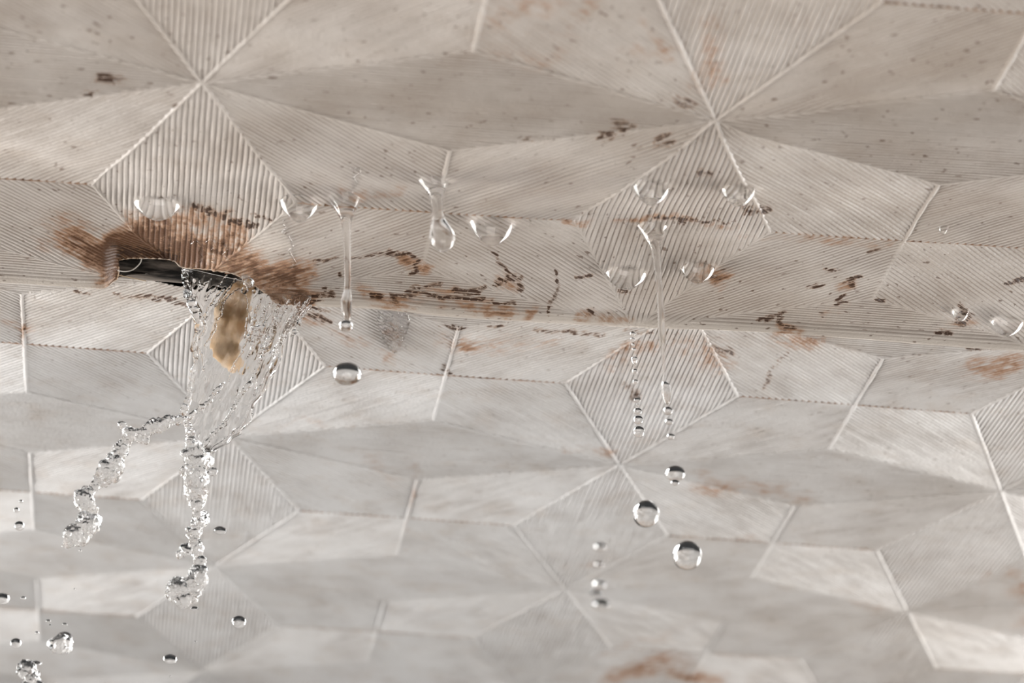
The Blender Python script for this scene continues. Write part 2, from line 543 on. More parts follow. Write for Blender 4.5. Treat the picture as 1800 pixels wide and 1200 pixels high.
rs = 0
SW, SH = 0.0044, 0.0042
for j in range(-3, 6):
    for i in range(-3, 4):
        rs += 1
        st = [(i, j), (i+1, j), (i, j+1), (i+1, j+1)]
        hb, ht = (i+.5, j+WY), (i+.5, j+1-WY)
        vl, vr = (i+WX, j+.5), (i+1-WX, j+.5)
        cc = (i+.5, j+.5)
        facet([(i, j), (i+.5, j-WY), (i+1, j), (i+.5, j+WY)], 0.0, rs+.1)
        facet([(i, j), (i+WX, j+.5), (i, j+1), (i-WX, j+.5)], math.pi/2, rs+.2)
        for k, (s, hv, vv, an) in enumerate(((st[0], hb, vl, 45), (st[1], hb, vr, 135), (st[2], ht, vl, 135), (st[3], ht, vr, 45))):
            facet([s, hv, cc, vv] if k in (0, 3) else [s, vv, cc, hv], math.radians(an), rs+.3+k*.1)
        for k, (p, q) in enumerate(((st[0], hb), (st[1], hb), (st[2], ht), (st[3], ht), (st[0], vl), (st[2], vl), (st[1], vr), (st[3], vr))):
            seam(p, q, SW, SH, rs+k)
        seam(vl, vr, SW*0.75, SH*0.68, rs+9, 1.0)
        seam(hb, ht, SW*1.2, SH*0.95, rs+10)

VX = np.concatenate(VX)
FC = np.concatenate(FC)
LU = np.concatenate(LU)
RB = np.concatenate(RB)
SM = np.concatenate(SM)
X, Y = VX[:, 0], VX[:, 1]
fade = 1-sstep(CREASE_Y-0.035, CREASE_Y-0.018, Y)*(1-sstep(0.03, 0.06, Y))       # the ribs are stretched flat along the fold
px_, py_, pz_ = sheet(X, Y)
slack = sstep(-0.56, -0.44, Y)*(1-sstep(-0.03, 0.02, Y))      # stretched smoother where the sheet bellies out
slack = slack*(0.45+0.55*sstep(0.1, 0.5, X))
fade = fade*np.where(SM > 0.5, 1-0.72*slack, 1-0.42*slack)
pz_ = pz_-RB*AMP*np.maximum(fade, 0.06)
front = Y < CREASE_Y+0.03
rust = paint(X, Y, RUST_AND_SHADE, front, 1.0, 1.0)*(0.45+1.1*vnoise(X*19, Y*12, 15))*(0.7+0.6*vnoise(X*50, Y*30, 16))
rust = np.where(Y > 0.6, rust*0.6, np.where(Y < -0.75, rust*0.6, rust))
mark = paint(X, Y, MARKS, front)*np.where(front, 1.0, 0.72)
rust = np.maximum(rust, np.where(SM > 1.5, 0.30+0.75*vnoise(X*14, Y*9, 18), 0.0))  # raised cross seams toned brown to look like dark grooves
age = np.where(Y < 0.05, 1.0, 0.0)*0.9
age = np.maximum(age, 0.55*(1-sstep(0.0, 0.8, Y)))
age = np.maximum(age, 0.45*sstep(0.6, 2.2, X))
age = age+0.22*sstep(0.9, 1.4, X)*(Y < 0.0)
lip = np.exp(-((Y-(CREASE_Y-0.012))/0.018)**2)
# cut the torn hole
ctr = VX[FC].mean(1)
jag = 0.005*(vnoise(ctr[:, 0]*60, ctr[:, 1]*60, 9)-0.5)*(ctr[:, 1] < 0)
inside = in_poly(ctr[:, 0]+jag, ctr[:, 1]+jag, HOLE)
FC = FC[~inside]
co = np.c_[px_*S, py_*S, pz_*S+ZC].astype(np.float32)


def raw_mesh(name, co, faces, smooth=True):
    me = bpy.data.meshes.new(name)
    nvt, nf = len(co), len(faces)
    k = faces.shape[1]
    me.vertices.add(nvt)
    me.vertices.foreach_set('co', np.ascontiguousarray(co, np.float32).ravel())
    me.loops.add(nf*k)
    me.loops.foreach_set('vertex_index', np.ascontiguousarray(faces, np.int32).ravel())
    me.polygons.add(nf)
    me.polygons.foreach_set('loop_start', np.arange(0, nf*k, k, dtype=np.int32))
    if smooth:
        me.polygons.foreach_set('use_smooth', np.ones(nf, bool))
    me.update(calc_edges=True)
    me.validate()
    return me


me = raw_mesh('ceiling', co, FC[:, ::-1])
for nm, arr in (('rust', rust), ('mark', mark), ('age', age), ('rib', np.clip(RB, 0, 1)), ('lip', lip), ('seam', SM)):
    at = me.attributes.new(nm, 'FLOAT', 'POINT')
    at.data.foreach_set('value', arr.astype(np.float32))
at = me.attributes.new('rest', 'FLOAT_VECTOR', 'POINT')
at.data.foreach_set('vector', np.c_[X, Y, np.zeros(len(X))].astype(np.float32).ravel())
at = me.attributes.new('ribs', 'FLOAT_VECTOR', 'POINT')
at.data.foreach_set('vector', np.c_[LU, np.zeros(len(X))].astype(np.float32).ravel())
me.materials.append(M_SHEET)
ceiling = bpy.data.objects.new('ceiling', me)
COL.objects.link(ceiling)
ceiling['kind'] = 'structure'
ceiling['label'] = 'off-white ribbed star-patterned ceiling sheet, sagging, rust-stained and torn open'
ceiling['category'] = 'ceiling'

# dark floor of the studio
fl = bmesh.new()
bmesh.ops.create_cube(fl, size=1)
for v in fl.verts:
    v.co = (0.3+v.co.x*9.0, -0.4+v.co.y*12.0, -0.05+v.co.z*0.1)
fm = bpy.data.meshes.new('floor')
fl.to_mesh(fm)
fl.free()
fm.materials.append(M_FLOOR)
floor = bpy.data.objects.new('floor', fm)
COL.objects.link(floor)
floor['kind'] = 'structure'

# slab above the sheet
sl = bmesh.new()
bmesh.ops.create_cube(sl, size=1)
for v in sl.verts:
    v.co = W((0.5+v.co.x*8, 1.2+v.co.y*10, 0.20+v.co.z*0.1))
sm = bpy.data.meshes.new('ceiling_slab')
sl.to_mesh(sm)
sl.free()
sm.materials.append(M_SLAB)
slab = bpy.data.objects.new('ceiling_slab', sm)
COL.objects.link(slab)
slab['kind'] = 'structure'
# ------------------------------------------------------------------ helpers for the things
def tag(o, label, cat, group=None):
    o['label'] = label
    o['category'] = cat
    if group:
        o['group'] = group
    return o


def link_mesh(name, me, mat, loc=None, parent=None):
    me.materials.clear()
    me.materials.append(mat)
    o = bpy.data.objects.new(name, me)
    COL.objects.link(o)
    if parent is not None:
        o.parent = parent
    if loc is not None:
        o.location = loc
    return o


def centred(name, co, faces, mat, parent=None, org=None):
    co = np.asarray(co, float)
    if org is None:
        org = np.zeros(3) if parent is not None else co.mean(0)
    me = raw_mesh(name, co-org, np.asarray(faces))
    return link_mesh(name, me, mat, None if parent is not None else Vector(org), parent)


def catmull(P, n):
    P = np.asarray(P, float)
    Q = np.vstack([2*P[0]-P[1], P, 2*P[-1]-P[-2]])
    out = []
    for i in range(1, len(Q)-2):
        for t in np.linspace(0, 1, n, endpoint=False):
            a, b, c, d = Q[i-1], Q[i], Q[i+1], Q[i+2]
            out.append(0.5*((2*b)+(-a+c)*t+(2*a-5*b+4*c-d)*t*t+(-a+3*b-3*c+d)*t**3))
    out.append(P[-1])
    return np.array(out)


def tube_mesh(C, R, seg=16, frame_up=None):
    """rings round the points C (metres) with radii R, closed at both ends"""
    C = np.asarray(C, float)
    n = len(C)
    co, fc = [], []
    T = np.gradient(C, axis=0)
    T /= np.linalg.norm(T, axis=1)[:, None]+1e-12
    ref = np.array([0.3, 1.0, 0.1])
    for i in range(n):
        a = np.cross(T[i], ref)
        a /= np.linalg.norm(a)
        b = np.cross(T[i], a)
        ph = np.linspace(0, 2*math.pi, seg, endpoint=False)
        co.append(C[i]+R[i]*(np.cos(ph)[:, None]*a+np.sin(ph)[:, None]*b))
    co = np.vstack(co+[C[:1], C[-1:]])
    for i in range(n-1):
        for k in range(seg):
            k2 = (k+1) % seg
            fc.append((i*seg+k, i*seg+k2, (i+1)*seg+k2, (i+1)*seg+k))
    tri = []
    for k in range(seg):
        k2 = (k+1) % seg
        tri.append((n*seg, k2, k))
        tri.append((n*seg+1, (n-1)*seg+k, (n-1)*seg+k2))
    return co, fc, tri


def poly_object(name, co, fc, tri, mat, parent=None, origin=None):
    me = bpy.data.meshes.new(name)
    org = Vector(origin) if origin is not None else (Vector((0, 0, 0)) if parent is not None else Vector(np.asarray(co).mean(0)))
    me.from_pydata([tuple(Vector(c)-org) for c in co], [], [tuple(int(x) for x in f) for f in list(fc)+list(tri)])
    bm = bmesh.new()
    bm.from_mesh(me)
    bmesh.ops.recalc_face_normals(bm, faces=bm.faces)
    for f in bm.faces:
        f.smooth = True
    bm.to_mesh(me)
    bm.free()
    return link_mesh(name, me, mat, org if parent is None else None, parent)


def wpt(p):
    return np.array(W(p))


# ------------------------------------------------------------------ what shows through the hole
pipe_y, pipe_z, pipe_r = 0.047, 0.034, 0.047
C = [wpt((x, pipe_y+0.02*(x+0.2)*0, pipe_z)) for x in np.linspace(-0.46, 0.12, 40)]
co, fc, tri = tube_mesh(C, [pipe_r*S]*40, 40)
pipe = poly_object('pipe', co, fc, tri, M_PIPE)
tag(pipe, 'dark blotchy pipe showing inside the torn hole in the ceiling', 'pipe')

# pale torn edge of the sheet
edge = [sheet(np.array(p[0]), np.array(p[1])) for p in catmull(HOLE[:10], 8)]
co, fc, tri = tube_mesh([wpt(e)-np.array([0, 0, 0.0005]) for e in edge], [0.0016*S*(0.7+0.6*random.Random(i).random()) for i in range(len(edge))], 8)
M_EDGE = plain_material('torn_sheet_edge', (0.50, 0.34, 0.22), 0.5, 0, (0.68, 0.58, 0.48), 40)
poly_object('torn_edge', co, fc, tri, M_EDGE, ceiling, (0, 0, 0))
edge2 = [sheet(np.array(p[0]), np.array(p[1])) for p in catmull(HOLE[13:], 8)]
co, fc, tri = tube_mesh([wpt(e)-np.array([0, 0, 0.0005]) for e in edge2], [0.0016*S]*len(edge2), 8)
poly_object('torn_edge', co, fc, tri, M_EDGE, ceiling, (0, 0, 0))


def fibre(pts, y, wpx, mat, label):
    P = catmull([wpt(at_y(px, py, y)) for px, py in pts], 8)
    r = wpx/2*px_size(at_y(*pts[0], y))*S
    co, fc, tri = tube_mesh(P, [r]*len(P), 8)
    o = poly_object('torn_fibre', co, fc, tri, mat)
    tag(o, label, 'fibre', 'loose fibres at the torn hole')


fibre([(250, 450), (247, 461), (240, 469), (231, 475), (219, 477), (207, 475)], -0.115, 2.2, M_FIBRE, 'curved white fibre hanging across the dark hole in the ceiling')
fibre([(206, 483), (222, 486), (240, 490), (257, 494)], -0.075, 1.4, M_FIBRE_TAN, 'straight tan fibre sticking out from the left corner of the hole')


# ------------------------------------------------------------------ drips that still hang from the sheet
def lathe(name, rows, attach, label, cat, group=None, seg=32, parent=None, dy=0.0, flat=1.0):
    """rows of (px, py, width px): a body of revolution hanging below the sheet"""
    p0 = on_sheet(*attach)
    y = p0[1]+dy
    R = []
    for (px, py, w) in rows:
        c = at_y(px, py, y)
        R.append((*c, max(w, 0.3)/2*px_size(c)))
    R = catmull(R, 7)
    ph = np.linspace(0, 2*math.pi, seg, endpoint=False)
    co, fc, tri = [], [], []
    for (x, yy, z, r) in R:
        r = max(r, 1e-4)
        co += [wpt((x+r*math.cos(a), yy+flat*r*math.sin(a), z)) for a in ph]
    n = len(R)
    co += [wpt(R[0][:3]), wpt(R[-1][:3])]
    for i in range(n-1):
        for k in range(seg):
            k2 = (k+1) % seg
            fc.append((i*seg+k, i*seg+k2, (i+1)*seg+k2, (i+1)*seg+k))
    for k in range(seg):
        k2 = (k+1) % seg
        tri += [(n*seg, k, k2), (n*seg+1, (n-1)*seg+k2, (n-1)*seg+k)]
    o = poly_object(name, co, fc, tri, M_WATER, parent, None if parent is None else (0, 0, 0))
    if parent is None:
        tag(o, label, cat, group)
    return o


G_DRIP = 'water drips stretching down from the sagging ceiling'
lathe('hanging_drip', [(605, 346, 70), (605, 350, 62), (606, 357, 52), (607, 368, 38), (608, 382, 24), (609, 398, 16), (610, 430, 13.5), (611, 470, 12), (611, 505, 11.5), (610, 516, 15), (609, 528, 19), (609, 540, 18), (610, 550, 16), (611, 556, 13), (609, 562, 11), (608, 566, 0.5)],
      (605, 352), 'long clear drip with a thin straight neck, just right of the pouring water', 'water drip', G_DRIP)
lathe('hanging_drip', [(760, 313, 64), (761, 318, 56), (763, 326, 46), (765, 336, 33), (767, 350, 24), (769, 368, 20), (771, 384, 22), (774, 398, 34), (777, 412, 44), (778, 424, 44), (778, 433, 34), (778, 439, 18), (778, 441, 1)],
      (760, 318), 'short clear drip ending in a fat pear-shaped bulb', 'water drip', G_DRIP)
lathe('hanging_drip', [(1146, 395, 64), (1146, 400, 56), (1147, 408, 44), (1149, 418, 33), (1151, 432, 22), (1154, 450, 15), (1157, 480, 11.5), (1160, 515, 11), (1162, 550, 12), (1164, 585, 13), (1165, 610, 9), (1167, 640, 5.5), (1168, 668, 6), (1170, 676, 14), (1171, 688, 18), (1172, 698, 15), (1173, 708, 8), (1173, 712, .5)],
      (1146, 400), 'longest clear drip, a funnel narrowing to a thread right of centre', 'water drip', G_DRIP)

G_BEAD = 'flat water beads clinging to the sagging ceiling'


def bead(cx, cy, w, h, label, flat=0.8):
    rows = [(cx, cy-h*0.42, w*1.0), (cx, cy-h*0.30, w*0.96), (cx, cy-h*0.05, w*0.80), (cx, cy+h*0.2, w*0.56), (cx, cy+h*0.4, w*0.28), (cx, cy+h*0.5, 1)]
    lathe('water_bead', rows, (cx, cy-h*0.40), label, 'water bead', G_BEAD, flat=flat)


bead(526, 371, 74, 40, 'bright water bead between the pouring water and the long straight drip')
bead(864, 411, 84, 44, 'bright water bead right of the pear-shaped drip')
bead(1145, 343, 70, 36, 'bright fan-shaped water bead right above the longest drip')
bead(1298, 346, 66, 34, 'bright fan-shaped water bead alone, uppermost on the right of centre')
bead(1226, 484, 64, 28, 'faint water bead with rust flecks, just right of the longest drip')
bead(1100, 494, 76, 30, 'faint water bead just left of the longest drip')
bead(276, 372, 84, 30, 'broad pale water bead above the torn rusty hole')
bead(1770, 578, 62, 26, 'small bright water bead on the fold at the far right end')
bead(1658, 404, 20, 16, 'tiny round water bead beside the seam crossing on the right', 1.0)
bead(1688, 556, 34, 18, 'small water bead ringed by rust on the right of the fold', 1.0)


# ------------------------------------------------------------------ falling droplets
def ico(name, seed, amp):
    bm = bmesh.new()
    bmesh.ops.create_icosphere(bm, subdivisions=5 if amp > .1 else 4, radius=1)
    for v in bm.verts:
        d = v.co.normalized()
        k = noise.noise(d*0.9+Vector((seed*7.3, 1.1, 4.2)))*amp
        if amp > .1:
            k += noise.noise(d*2.2+Vector((seed*3.1, 5.1, 0.2)))*amp*0.6
        v.co = d*(1+k)
    for f in bm.faces:
        f.smooth = True
    me = bpy.data.meshes.new(name)
    bm.to_mesh(me)
    bm.free()
    me.materials.append(M_WATER)
    return me


DROPS = [ico('water_droplet', i, 0.04) for i in range(4)]
LUMPS = [ico('water_lump', i+11, 0.34) for i in range(3)]


proto = {}


def drop(px, py, w, h, y, label, group, mesh=None, tilt=0.0, name='water_droplet', cat='water droplet'):
    c = at_y(px, py, y)
    s = px_size(c)
    me = mesh or DROPS[int(px*7+py*3) % 4]
    rx = w/2*s*S
    ph = math.radians(21)
    v = (h/2*s*S)**2-(rx*math.sin(ph))**2
    rz = math.sqrt(max(v, (0.5*rx)**2*0.3))/math.cos(ph)
    if me.name in proto:
        o = proto[me.name].copy()
    else:
        o = bpy.data.objects.new(name, me)
        proto[me.name] = o
    COL.objects.link(o)
    o.location = W(c)
    o.scale = (rx, rx, rz)
    o.rotation_euler = (0, math.radians(tilt), (px*13 % 60)/10)
    if tilt:
        o.rotation_euler = (0, math.radians(tilt), 0)
    tag(o, label, cat, group)
    return o


G1 = 'droplets falling below the long straight drip'
y1 = float(on_sheet(605, 352)[1])
drop(608, 573, 25, 22, y1, 'round droplet just parting from the tip of the long straight drip', G1)
drop(610, 657, 52, 41, y1, 'big flattened droplet falling below the long straight drip', G1)
G2 = 'chain of droplets falling left of the longest drip'
for px, py, w, h, lb in [
    (1112, 587, 10, 8, 'tiny droplet at the very top of the chain left of the longest drip'),
    (1112, 597, 8, 8, 'tiny droplet second from the top in the chain left of the longest drip'),
    (1113, 606, 6, 6, 'tiniest droplet third from the top in the chain left of the longest drip'),
    (1114, 614, 7, 6, 'tiny droplet just above the necked droplet in the falling chain'),
    (1116, 653, 10, 10, 'small droplet just below the necked droplet in the falling chain'),
    (1117, 671, 10, 9, 'small droplet alone in the middle of the falling chain'),
    (1120, 703, 13, 9, 'small flat droplet at the top of the lower half of the falling chain'),
    (1121, 712, 4, 6, 'tiny speck of water under the flat droplet in the falling chain'),
    (1121, 723, 15, 13, 'droplet with a small peak, third from the bottom of the falling chain'),
    (1122, 738, 18, 16, 'round droplet second from the bottom of the falling chain'),
    (1123, 759, 21, 21, 'largest droplet, at the bottom of the chain left of the longest drip')]:
    drop(px, py, w, h, -0.06, lb, G2)
# the two joined beads of the chain
c0 = at_y(1115, 631, -0.06)
R = catmull([(*at_y(x, yy, -0.06), w/2*px_size(c0)) for x, yy, w in [(1115, 626.5, .5), (1115, 628, 9), (1115, 631, 12.5), (1115, 635, 10), (1115.5, 640, 5), (1116, 646, 3), (1116, 649, 1)]], 6)
ph = np.linspace(0, 2*math.pi, 20, endpoint=False)
co, fc, tri = [], [], []
for x, yy, z, r in R:
    co += [wpt((x+max(r, 1e-5)*math.cos(a), yy+max(r, 1e-5)*math.sin(a), z)) for a in ph]
n = len(R)
co += [wpt(R[0][:3]), wpt(R[-1][:3])]
for i in range(n-1):
    fc += [(i*20+k, i*20+(k+1) % 20, (i+1)*20+(k+1) % 20, (i+1)*20+k) for k in range(20)]
for k in range(20):
    tri += [(n*20, k, (k+1) % 20), (n*20+1, (n-1)*20+(k+1) % 20, (n-1)*20+k)]
tag(poly_object('water_droplet', co, fc, tri, M_WATER), 'necked droplet pinching off downward in the falling chain', 'water droplet', G2)
G3 = 'droplets falling below the longest drip'
y3 = float(on_sheet(1146, 400)[1])
for px, py, w, h, lb in [
    (1174, 722, 17, 15, 'droplet right under the bulb of the longest drip'),
    (1176, 741, 14, 11, 'small droplet second below the bulb of the longest drip'),
    (1179, 767, 14, 11, 'small droplet third below the bulb of the longest drip'),
    (1187, 832, 36, 28, 'knobbly droplet falling above the two big round drops'),
    (1136, 903, 46, 49, 'big round drop, the upper left one of two near the lower centre'),
    (1208, 976, 51, 53, 'biggest round drop, the lower right one of two near the lower centre')]:
    drop(px, py, w, h, y3, lb, G3)
drop(1186, 848, 16, 11, y3, 'small droplet merging under the knobbly droplet', G3)
G4 = 'blurred column of droplets at the lower centre'
for px, py, w, h, lb in [
    (1055, 961, 20, 15, 'blurred droplet at the top of the lower centre column'),
    (1053, 992, 15, 11, 'small blurred droplet second in the lower centre column'),
    (1054, 1027, 21, 18, 'blurred droplet third in the lower centre column'),
    (1048, 1042, 20, 11, 'blurred flat droplet fourth in the lower centre column'),
    (1057, 1061, 29, 19, 'largest blurred droplet at the bottom of the lower centre column')]:
    drop(px, py, w, h, -1.25, lb, G4)
G5 = 'droplets flung off the pouring water'
ys = -0.06
for px, py, w, h, lb, t in [
    (387, 932, 23, 15, 'flat droplet just right of the middle water rope', 0),
    (420, 1093, 25, 23, 'round droplet low down, right of the middle water rope', 0),
    (299, 1158, 25, 18, 'flat droplet near the bottom edge, under the middle water rope', 0),
    (342, 1069, 13, 8, 'small droplet touching the end of the middle water rope', 0),
    (343, 1128, 3.5, 3.5, 'tiny speck of water below the end of the middle water rope', 0),
    (299, 1189, 3, 3, 'tiny speck of water at the bottom edge under the flat droplet', 0),
    (131, 1035, 3, 3, 'tiny speck of water alone below the left water rope', 0),
    (141, 968, 4, 5, 'tiny speck of water right under the tip of the left water rope', 0),
    (37, 881, 7, 6, 'topmost tiny droplet of three near the left edge', 0),
    (29, 896, 10, 9, 'middle droplet of three near the left edge', 0),
    (34, 924, 18, 17, 'lowest and largest droplet of three near the left edge', 0),
    (4, 1052, 26, 21, 'oblong droplet cut by the left edge of the picture', 0),
    (41, 1051, 9, 7, 'small droplet right of the oblong one at the left edge', 0),
    (85, 1091, 9, 6, 'upper of two tiny droplets left above the lumpy drop', 0),
    (88, 1098, 5, 3, 'lower of two tiny droplets left above the lumpy drop', 0),
    (114, 1097, 9, 6, 'tiny droplet right above the lumpy drop', 0),
    (65, 1112, 7, 6, 'tiny droplet left of the lumpy drop', 0),
    (28, 1130, 20, 18, 'round dark-topped droplet left of the lumpy drop', 0),
    (65, 1165, 18, 9, 'small oblong droplet right above the clear splash at the bottom left', 8)]:
    drop(px, py, w, h, ys, lb, G5, tilt=t)
drop(107, 1132, 41, 38, ys, 'lumpy egg-shaped clear drop near the bottom left corner', G5, LUMPS[0])


# ------------------------------------------------------------------ the pouring water
_bm = bmesh.new()
bmesh.ops.create_icosphere(_bm, subdivisions=2, radius=1)
_bm.verts.ensure_lookup_table()
ICO_V = np.array([tuple(v.co) for v in _bm.verts])
ICO_F = np.array([[v.index for v in f.verts] for f in _bm.faces])
_bm.free()


def voxel_water(name, blobs, voxel_px, y, mat, parent, seed, amp, nscale):
    """blobs (px, py, dy, diameter px) melted into one lumpy surface"""
    s = px_size(at_y(blobs[0][0], blobs[0][1], y))*S
    vs_ = [np.array(W(at_y(px, py, y+dy)))[None]+ICO_V*(w/2*s) for (px, py, dy, w) in blobs]
    fs_ = [ICO_F+k*len(ICO_V) for k in range(len(blobs))]
    me = raw_mesh('melt', np.vstack(vs_), np.vstack(fs_))
    o = bpy.data.objects.new('melt', me)
    COL.objects.link(o)
    md = o.modifiers.new('r', 'REMESH')
    md.mode = 'VOXEL'
    md.voxel_size = voxel_px*s
    sm_ = o.modifiers.new('s', 'SMOOTH')
    sm_.factor = 0.5
    sm_.iterations = 5
    dg = bpy.context.evaluated_depsgraph_get()
    m2 = bpy.data.meshes.new_from_object(o.evaluated_get(dg))
    bpy.data.objects.remove(o)
    n = len(m2.vertices)
    co = np.zeros(n*3, np.float32)
    m2.vertices.foreach_get('co', co)
    no = np.zeros(n*3, np.float32)
    m2.vertices.foreach_get('normal', no)
    co, no = co.reshape(-1, 3), no.reshape(-1, 3)
    k = np.array([noise.noise(Vector(c)*nscale+Vector((seed, 0, 0)))+0.45*noise.noise(Vector(c)*nscale*2.3+Vector((0, seed, 0)))+0.2*noise.noise(Vector(c)*nscale*5+Vector((0, 0, seed))) for c in co])
    co = co+no*(k*amp)[:, None]
    m2.vertices.foreach_set('co', co.astype(np.float32).ravel())
    m2.polygons.foreach_set('use_smooth', np.ones(len(m2.polygons), bool))
    m2.name = name
    m2.update()
    return link_mesh(name, m2, mat, None, parent)


def along(path, step=0.35):
    """beads strung along (px, py, width) points"""
    out = []
    for a, b in zip(path[:-1], path[1:]):
        L = math.hypot(b[0]-a[0], b[1]-a[1])
        k = max(1, int(L/(step*0.5*(a[2]+b[2])/2)))
        for i in range(k):
            t = i/k
            out.append((a[0]+(b[0]-a[0])*t, a[1]+(b[1]-a[1])*t, 0.0, a[2]+(b[2]-a[2])*t))
    out.append((path[-1][0], path[-1][1], 0.0, path[-1][2]))
    return out


def jitter(blobs, seed, k):
    r = random.Random(seed)
    return [(x+r.uniform(-k, k)*w*.3, y+r.uniform(-k, k)*w*.3, dy+r.uniform(-k, k)*w*.0004, w*r.uniform(1-k*.6, 1+k*.25)) for x, y, dy, w in blobs]


YW = -0.075
stream = bpy.data.objects.new('pouring_water', None)
COL.objects.link(stream)
tag(stream, 'clear water pouring from the torn hole and splitting into two twisted ropes', 'pouring water')

# curtain: a thin rippled sheet of water
ROWS = [((322, 470), (550, 520)), ((326, 497), (530, 546)), ((337, 532), (510, 575)), ((350, 563), (499, 600)), ((344, 600), (492, 630)), ((339, 640), (481, 660)),
        ((331, 680), (467, 690)), ((322, 712), (449, 712)), ((320, 738), (441, 736)), ((330, 757), (428, 757)), ((340, 776), (405, 776)), ((350, 795), (372, 795))]
LE = catmull([r[0] for r in ROWS], 22)
RE = catmull([r[1] for r in ROWS], 22)
nr, nu = len(LE), 150
u = np.linspace(0, 1, nu)
wob = 1+0.0*u
PX = LE[:, :1]+(RE[:, :1]-LE[:, :1])*u[None]
PY = LE[:, 1:]+(RE[:, 1:]-LE[:, 1:])*u[None]
VV = np.repeat(np.linspace(0, 1, nr)[:, None], nu, 1)
UU = np.repeat(u[None], nr, 0)
ed = 3.2*(vnoise(VV*26, VV*0+2, 21)-0.5)*np.exp(-(np.minimum(UU, 1-UU)/0.12)**2)
PX = PX+ed*np.where(UU < .5, 1, -1)*2.2
fx, fy = PX*0.94+PY*0.34, PY*0.94-PX*0.34      # across and along the flow
rip = (vnoise(fx/15, fy/60, 22)-0.5)*0.55+(vnoise(fx/6.5, fy/24, 23)-0.5)*0.42+(vnoise(fx/3.2, fy/9, 24)-0.5)*0.17+(vnoise(PX/32, PY/30, 25)-0.5)*0.7
rip2 = (vnoise(fx/15+40, fy/55+9, 26)-0.5)*0.55+(vnoise(fx/6.0+3, fy/22, 27)-0.5)*0.40+(vnoise(fx/3.0, fy/10+5, 28)-0.5)*0.15
rim = np.exp(-((UU-0.03)/0.035)**2)+np.exp(-((UU-0.97)/0.03)**2)
thick = (3.0+3.6*rim+3.0*vnoise(PX/22, PY/34, 29))*np.sqrt(np.clip(np.minimum(UU, 1-UU)/0.04, 0, 1)+1e-4)*np.sqrt(np.clip(np.minimum(VV+.02, 1-VV)/0.05, 0, 1)+1e-4)
edgef = np.clip(np.minimum(UU, 1-UU)/0.06, 0, 1)*np.clip((1-VV)/0.05, 0, 1)
sz = px_size(at_y(400, 600, YW))
base_y = YW+0.035*np.sin(UU*3.0+VV*2)-0.02*VV+0.05*(UU-0.5)*0
act = 0.7+2.6*sstep(0.50, 0.72, UU)*(1-sstep(0.42, 0.62, VV))+1.3*sstep(0.35, 0.1, UU)*0.8+0.9*np.exp(-((VV-0.62)/0.12)**2)
front_off = (thick+rip*5.2*edgef*act)*sz
back_off = (thick+np.maximum(rip2*5.2*edgef*act, -thick*1.2-rip*5.2*edgef*act*0.9))*sz


def grid_pts(off):
    co = np.zeros((nr, nu, 3))
    for i in range(nr):
        for k in range(nu):
            co[i, k] = at_y(PX[i, k], PY[i, k], base_y[i, k]+off[i, k])
    co = co.reshape(-1, 3)
    return np.c_[co[:, 0]*S, co[:, 1]*S, co[:, 2]*S+ZC]


cf, cb = grid_pts(-front_off), grid_pts(back_off)
id0 = np.arange(nr*nu).reshape(nr, nu)
q = np.stack([id0[:-1, :-1], id0[1:, :-1], id0[1:, 1:], id0[:-1, 1:]], -1).reshape(-1, 4)
qb = q[:, ::-1]+nr*nu
rimv = np.r_[id0[0, :], id0[1:, -1], id0[-1, -2::-1], id0[-2:0:-1, 0]]
rn = np.roll(rimv, -1)
qe = np.stack([rimv, rn, rn+nr*nu, rimv+nr*nu], -1)
poly_object('curtain', np.vstack([cf, cb]), np.vstack([q, qb, qe]), [], M_WATER, stream, (0, 0, 0))

# beaded rims where the curtain gathers
LEFT_RIM = [(325, 474, 12), (327, 500, 11), (333, 528, 14), (343, 548, 17), (350, 566, 13), (345, 590, 8), (339, 612, 10), (346, 630, 6), (337, 652, 5), (333, 690, 7), (322, 728, 13)]
voxel_water('curtain_rim', jitter(along(LEFT_RIM), 5, 0.5), 1.1, YW-0.01, M_WATER, stream, 3.0, 0.0017, 90)
RIGHT_RIM = [(546, 522, 6), (530, 546, 6), (512, 572, 5), (499, 600, 5), (490, 632, 6), (476, 662, 7), (452, 690, 7), (440, 715, 8), (438, 738, 8), (415, 762, 7), (390, 780, 6), (366, 796, 10)]
voxel_water('curtain_rim', jitter(along(RIGHT_RIM), 6, 0.5), 1.1, YW-0.01, M_WATER, stream, 4.0, 0.0015, 90)
FOLD = [(468, 606, 5), (455, 640, 6), (445, 668, 8), (425, 690, 8), (412, 715, 7), (395, 745, 8), (375, 762, 7), (362, 782, 8)]
voxel_water('curtain_fold', jitter(along(FOLD), 7, 0.6), 1.1, YW-0.025, M_WATER, stream, 5.0, 0.0015, 90)
FOLD2 = [(395, 672, 6), (378, 690, 9), (365, 708, 8), (345, 722, 9), (330, 735, 10)]
voxel_water('curtain_fold', jitter(along(FOLD2), 8, 0.6), 1.1, YW-0.025, M_WATER, stream, 6.0, 0.0015, 90)
rnd = random.Random(77)
strands = []
for i in range(16):
    k = i/15
    x0, y0 = 452+90*k+rnd.uniform(-4, 4), 520+4*k+rnd.uniform(0, 22)
    L_ = rnd.uniform(45, 120)*(1.15-0.45*k)
    dx = -0.30-0.28*k
    p = [(x0+dx*L_*t+rnd.uniform(-2.5, 2.5), y0+L_*t, rnd.uniform(1.8, 4.6)*(2.1 if 0.4 < t < 0.9 else 1)) for t in np.linspace(0, 1, 7)]
    strands += jitter(along(p, 0.5), 100+i, 0.7)
voxel_water('curtain_strands', strands, 0.75, YW-0.022, M_WATER, stream, 9.5, 0.0009, 150)
strands = []
